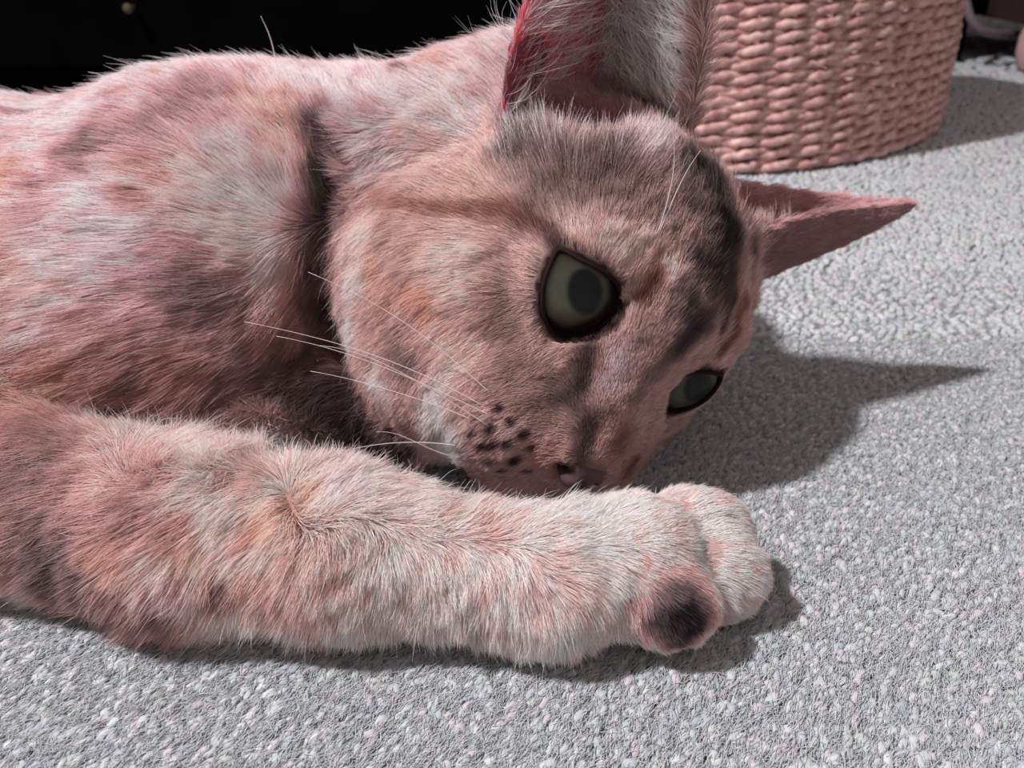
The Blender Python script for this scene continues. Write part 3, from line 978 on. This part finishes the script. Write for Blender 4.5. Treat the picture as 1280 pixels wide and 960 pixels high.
    J *= (1 + 3 * np.clip(.6 - mag, 0, 1))[:, None]
    L = L * rng.uniform(.55, 1.15, n) * (1 + .25 * vnoise(P, 400, 17))
    guard = (rng.random(n) < .010) & (ear_of == 0) & ((which != 0) | (loc[:, 1] < 1.0))
    L = np.where(guard, L * 1.35, L); lift = np.where(guard, lift * 1.5, lift)
    bright = rng.lognormal(0, .15, n) * (1 + np.where(which == 0, .10, .20) * vnoise(P, 420, 21))
    streak = vnoise(P * np.array([.30, 1, 1]), 620, 23) + .6 * vnoise(P * np.array([.35, 1, 1]), 1300, 24)
    bright = bright * (1 + np.where(which == 2, .24, np.where(which == 1, .12, .10)) * streak)
    ticked = (rng.random(n) < .12) & (ear_of == 0) & ~((which == 1) & (P[:, 0] > .0))
    bright = np.where(ticked, bright * .5, bright)
    col = np.clip(tone(col) * bright[:, None], .004, .9)
    col[guard] = np.clip(col[guard] * 1.15 + .05, 0, .85)
    NP = 5
    X = np.zeros((n, NP, 3)); X[:, 0] = P - N * .0002
    for k in range(1, NP):
        t = k / (NP - 1)
        d = T * (1 - lift[:, None]) + N * (lift * (1.5 - 1.1 * t))[:, None] + J * (.4 + .8 * t)
        d[:, 2] -= .12 * t
        d /= np.linalg.norm(d, axis=1)[:, None]
        X[:, k] = X[:, k - 1] + d * (L / (NP - 1))[:, None]
    X[..., 2] = np.maximum(X[..., 2], .0030)
    rad = np.array([1, 1, .85, .6, .15])[None] * (.000056 * rng.uniform(.7, 1.3, n))[:, None]
    rad = np.where((which == 0)[:, None], rad * .85, rad)
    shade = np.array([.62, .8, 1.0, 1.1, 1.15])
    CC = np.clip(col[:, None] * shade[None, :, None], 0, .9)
    mh = bpy.data.materials.new('cat_hair'); mh.use_nodes = True
    nt = mh.node_tree; b = nt.nodes['Principled BSDF']
    at = nt.nodes.new('ShaderNodeAttribute'); at.attribute_name = 'coat'
    nt.links.new(at.outputs['Color'], b.inputs['Base Color'])
    b.inputs['Roughness'].default_value = .6; b.inputs['Specular IOR Level'].default_value = .12
    tr = nt.nodes.new('ShaderNodeBsdfTranslucent'); nt.links.new(at.outputs['Color'], tr.inputs['Color'])
    mx = nt.nodes.new('ShaderNodeMixShader'); mx.inputs[0].default_value = .3
    out = nt.nodes['Material Output']
    nt.links.new(b.outputs[0], mx.inputs[1]); nt.links.new(tr.outputs[0], mx.inputs[2]); nt.links.new(mx.outputs[0], out.inputs['Surface'])
    sets = (('head_fur', (which == 0) & (ear_of == 0)), ('foreleg_fur', (which == 1) & (ear_of == 0)), ('torso_fur', (which == 2) & (ear_of == 0)),
            ('ear_fur', ear_of == 1), ('ear_fur', ear_of == 2))
    for nm, sel in sets:
        k = int(sel.sum())
        if k == 0: continue
        hc = bpy.data.hair_curves.new(nm)
        hc.add_curves([NP] * k)
        hc.points.foreach_set('position', X[sel].astype(np.float32).ravel())
        ra = hc.attributes.get('radius') or hc.attributes.new('radius', 'FLOAT', 'POINT')
        ra.data.foreach_set('value', rad[sel].astype(np.float32).ravel())
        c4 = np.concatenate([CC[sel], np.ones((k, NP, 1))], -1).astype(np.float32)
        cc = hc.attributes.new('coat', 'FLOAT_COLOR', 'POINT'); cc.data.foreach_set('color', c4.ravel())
        hc.materials.append(mh)
        o = bpy.data.objects.new(nm, hc); COL.objects.link(o); o.parent = cat
        o['kind'] = 'stuff'
    print('hairs', n, [int(s.sum()) for _, s in sets])


if FUR:
    grow_fur()
#FUR-END


# ------------------------------------------------------------------ eyes
def build_eye(s):
    c, r, g = EYE_C[s], EYE_R, EYE_G[s]
    m = bpy.data.materials.new('eye_iris'); m.use_nodes = True
    gaze_px = {1: (717, 362), -1: (862, 484)}[s]
    d = ray(*gaze_px); d = d / np.linalg.norm(d); oc = c * 0 + CAMP - c
    bq = oc @ d; disc = bq * bq - (oc @ oc - r * r)
    p = CAMP + d * (-bq - math.sqrt(max(disc, 0)))
    ax = (p - c) / np.linalg.norm(p - c)
    u = np.cross(ax, [0, 0, 1.0]); u /= np.linalg.norm(u); w = np.cross(u, ax)
    V = []; nr, ns = 40, 48
    for i in range(nr + 1):
        a = math.pi * .62 * i / nr
        for k in range(ns):
            t = 2 * math.pi * k / ns
            V.append(c + r * (math.cos(a) * ax + math.sin(a) * (math.cos(t) * u + math.sin(t) * w)))
    F = [(i * ns + k, i * ns + (k + 1) % ns, (i + 1) * ns + (k + 1) % ns, (i + 1) * ns + k) for i in range(nr) for k in range(ns)]
    # colour by angle from the gaze axis: pupil, iris, dark outer ring
    nt = m.node_tree; bs = nt.nodes['Principled BSDF']
    at = nt.nodes.new('ShaderNodeAttribute'); at.attribute_name = 'coat'
    nz = nt.nodes.new('ShaderNodeTexNoise'); nz.inputs['Scale'].default_value = 700
    tc = nt.nodes.new('ShaderNodeTexCoord'); nt.links.new(tc.outputs['Object'], nz.inputs['Vector'])
    mx = nt.nodes.new('ShaderNodeMix'); mx.data_type = 'RGBA'; mx.blend_type = 'MULTIPLY'; mx.inputs[0].default_value = .35
    nt.links.new(at.outputs['Color'], mx.inputs[6]); nt.links.new(nz.outputs['Fac'], mx.inputs[7])
    nt.links.new(mx.outputs[2], bs.inputs['Base Color'])
    bs.inputs['Roughness'].default_value = .35; bs.inputs['Specular IOR Level'].default_value = .2
    V = np.array(V); q = (V - c) / r
    xu, yw = q @ u, q @ w
    dp = ray(*{1: (732, 366), -1: (874, 487)}[s]); dp = dp / np.linalg.norm(dp)
    bq = oc @ dp; pp = (CAMP + dp * (-bq - math.sqrt(max(bq * bq - (oc @ oc - r * r), 0))) - c) / r
    sl = math.radians({1: -12, -1: -25}[s])
    xu, yw = q @ u - pp @ u, q @ w - pp @ w
    xr, yr = xu * math.cos(sl) + yw * math.sin(sl), -xu * math.sin(sl) + yw * math.cos(sl)
    el = np.sqrt((xr / .34) ** 2 + (yr / .46) ** 2)
    ang = np.arccos(np.clip(q @ ax, -1, 1))
    iris = srgb(100, 102, 88); pup = srgb(22, 27, 28); edge = srgb(78, 74, 60); dark = srgb(26, 18, 18)
    def sm(e0, e1, x):
        t = np.clip((x - e0) / (e1 - e0), 0, 1); return (t * t * (3 - 2 * t))[:, None]
    colr = iris + (edge - iris) * sm(.35, .68, ang)
    colr = colr + (dark - colr) * sm(.62, .86, ang)
    colr = pup + (colr - pup) * sm(.85, 1.12, el)
    o = mesh_obj('eye', V, F, m, cat, colors=colr)
    # clear cornea
    mc = bpy.data.materials.new('cornea'); mc.use_nodes = True
    b2 = mc.node_tree.nodes['Principled BSDF']
    b2.inputs['Base Color'].default_value = (1, 1, 1, 1); b2.inputs['Roughness'].default_value = .03
    b2.inputs['Transmission Weight'].default_value = 1.0; b2.inputs['IOR'].default_value = 1.02
    V2 = c + (V - c) * (1.012 + .03 * np.cos(np.clip(ang * 1.4, 0, math.pi / 2)))[:, None]
    mesh_obj('cornea', V2[:ns * 26], [f for f in F if max(f) < ns * 26], mc, o)
    # lid rim
    L = LID3[s]; n = len(L)
    t = np.linspace(0, n, 6 * n, endpoint=False)
    i = np.floor(t).astype(int); f = (t - i)[:, None]
    p0, p1, p2, p3 = L[(i - 1) % n], L[i % n], L[(i + 1) % n], L[(i + 2) % n]
    path = .5 * (2 * p1 + (p2 - p0) * f + (2 * p0 - 5 * p1 + 4 * p2 - p3) * f ** 2 + (3 * p1 - 3 * p2 + p3 - p0) * f ** 3)
    path = c + (path - c) / np.linalg.norm(path - c, axis=1)[:, None] * r * 1.06
    path = np.r_[path, path[:1]]
    rim = mesh_obj('eyelid_rim', *tube(path, .0006, 8, caps=False), material('eyelid_skin', srgb(40, 27, 27), .85, .08), cat)


build_eye(1)
build_eye(-1)


# ------------------------------------------------------------------ nose leather and whiskers
def build_nose():
    V = []; C = []; nu, nv = 30, 40
    for i in range(nu + 1):
        a = math.pi * i / nu
        for k in range(nv):
            t = 2 * math.pi * k / nv
            x, y, z = math.sin(a) * math.cos(t), math.cos(a), math.sin(a) * math.sin(t)
            w = 1.0 if z > 0 else 1.0 - .55 * abs(z) ** 1.2          # broad above, pointed below
            p = np.array([NOSE_C[0] + x * .70 * w, NOSE_C[1] - .02 + y * .40, NOSE_C[2] - .02 + z * .44])
            hole = 0
            for s in (1, -1):                                        # nostrils: a dent, with the hollow's shade painted into its colour
                d = np.array([(p[0] - NOSE_C[0] - .46 * s) / .14, (p[1] - NOSE_C[1] - .25) / .5, (p[2] - NOSE_C[2] - .02 + .25 * abs(p[0] - NOSE_C[0])) / .15])
                e_ = math.exp(-(d @ d)); p[1] -= .45 * e_; hole = max(hole, e_)
            p[1] -= .07 * math.exp(-((p[0] - NOSE_C[0]) / .05) ** 2) * (z < .1)    # the groove between them
            V.append(hl(*p)); C.append(srgb(96, 72, 76) + (srgb(20, 12, 14) - srgb(96, 72, 76)) * min(1, hole * 1.4))
    F = [(i * nv + k, i * nv + (k + 1) % nv, (i + 1) * nv + (k + 1) % nv, (i + 1) * nv + k) for i in range(nu) for k in range(nv)]
    o = mesh_obj('nose', V, F, attr_material('nose_leather', .6, .25), cat, colors=np.array(C)); o['label'] = 'dark mauve nose leather'


build_nose()
m_whisk = material('whisker_white', srgb(226, 214, 216), .4, .4)
WHISK = [([(612, 512), (525, 467), (430, 432), (305, 402)], .012), ([(624, 524), (540, 485), (450, 448), (345, 420)], .012), ([(622, 500), (552, 438), (480, 387), (385, 340)], .008),
         ([(600, 530), (540, 505), (460, 480), (388, 464)], .008), ([(588, 560), (525, 553), (470, 556), (420, 566)], .004), ([(580, 572), (540, 562), (505, 546), (470, 540)], .004),
         ([(636, 548), (560, 500), (480, 455), (400, 432)], .012),
         ([(818, 302), (836, 245), (843, 195), (837, 148)], .010), ([(820, 300), (842, 248), (858, 215), (876, 188)], .010),
         ([(347, 92), (340, 55), (333, 35), (326, 20)], 0), ([(160, 116), (140, 101), (124, 93), (110, 90)], 0)]
for pts, toward in WHISK:
    a = on_cat(*pts[0])
    if a is None: continue
    zc = (a - CAMP) @ ray(640, 480)
    P = [CAMP + ray(px, py) * (zc - toward * i / 3 + (.0006 if i == 0 else 0)) for i, (px, py) in enumerate(pts)]
    t = np.linspace(0, 1, 16)
    c1 = np.array(P); path = bez([c1[0], (-5 * c1[0] + 18 * c1[1] - 9 * c1[2] + 2 * c1[3]) / 6, (2 * c1[0] - 9 * c1[1] + 18 * c1[2] - 5 * c1[3]) / 6, c1[3]], t)
    mesh_obj('whisker', *tube(path, np.linspace(.00015, .00005, 16), 5), m_whisk, cat)
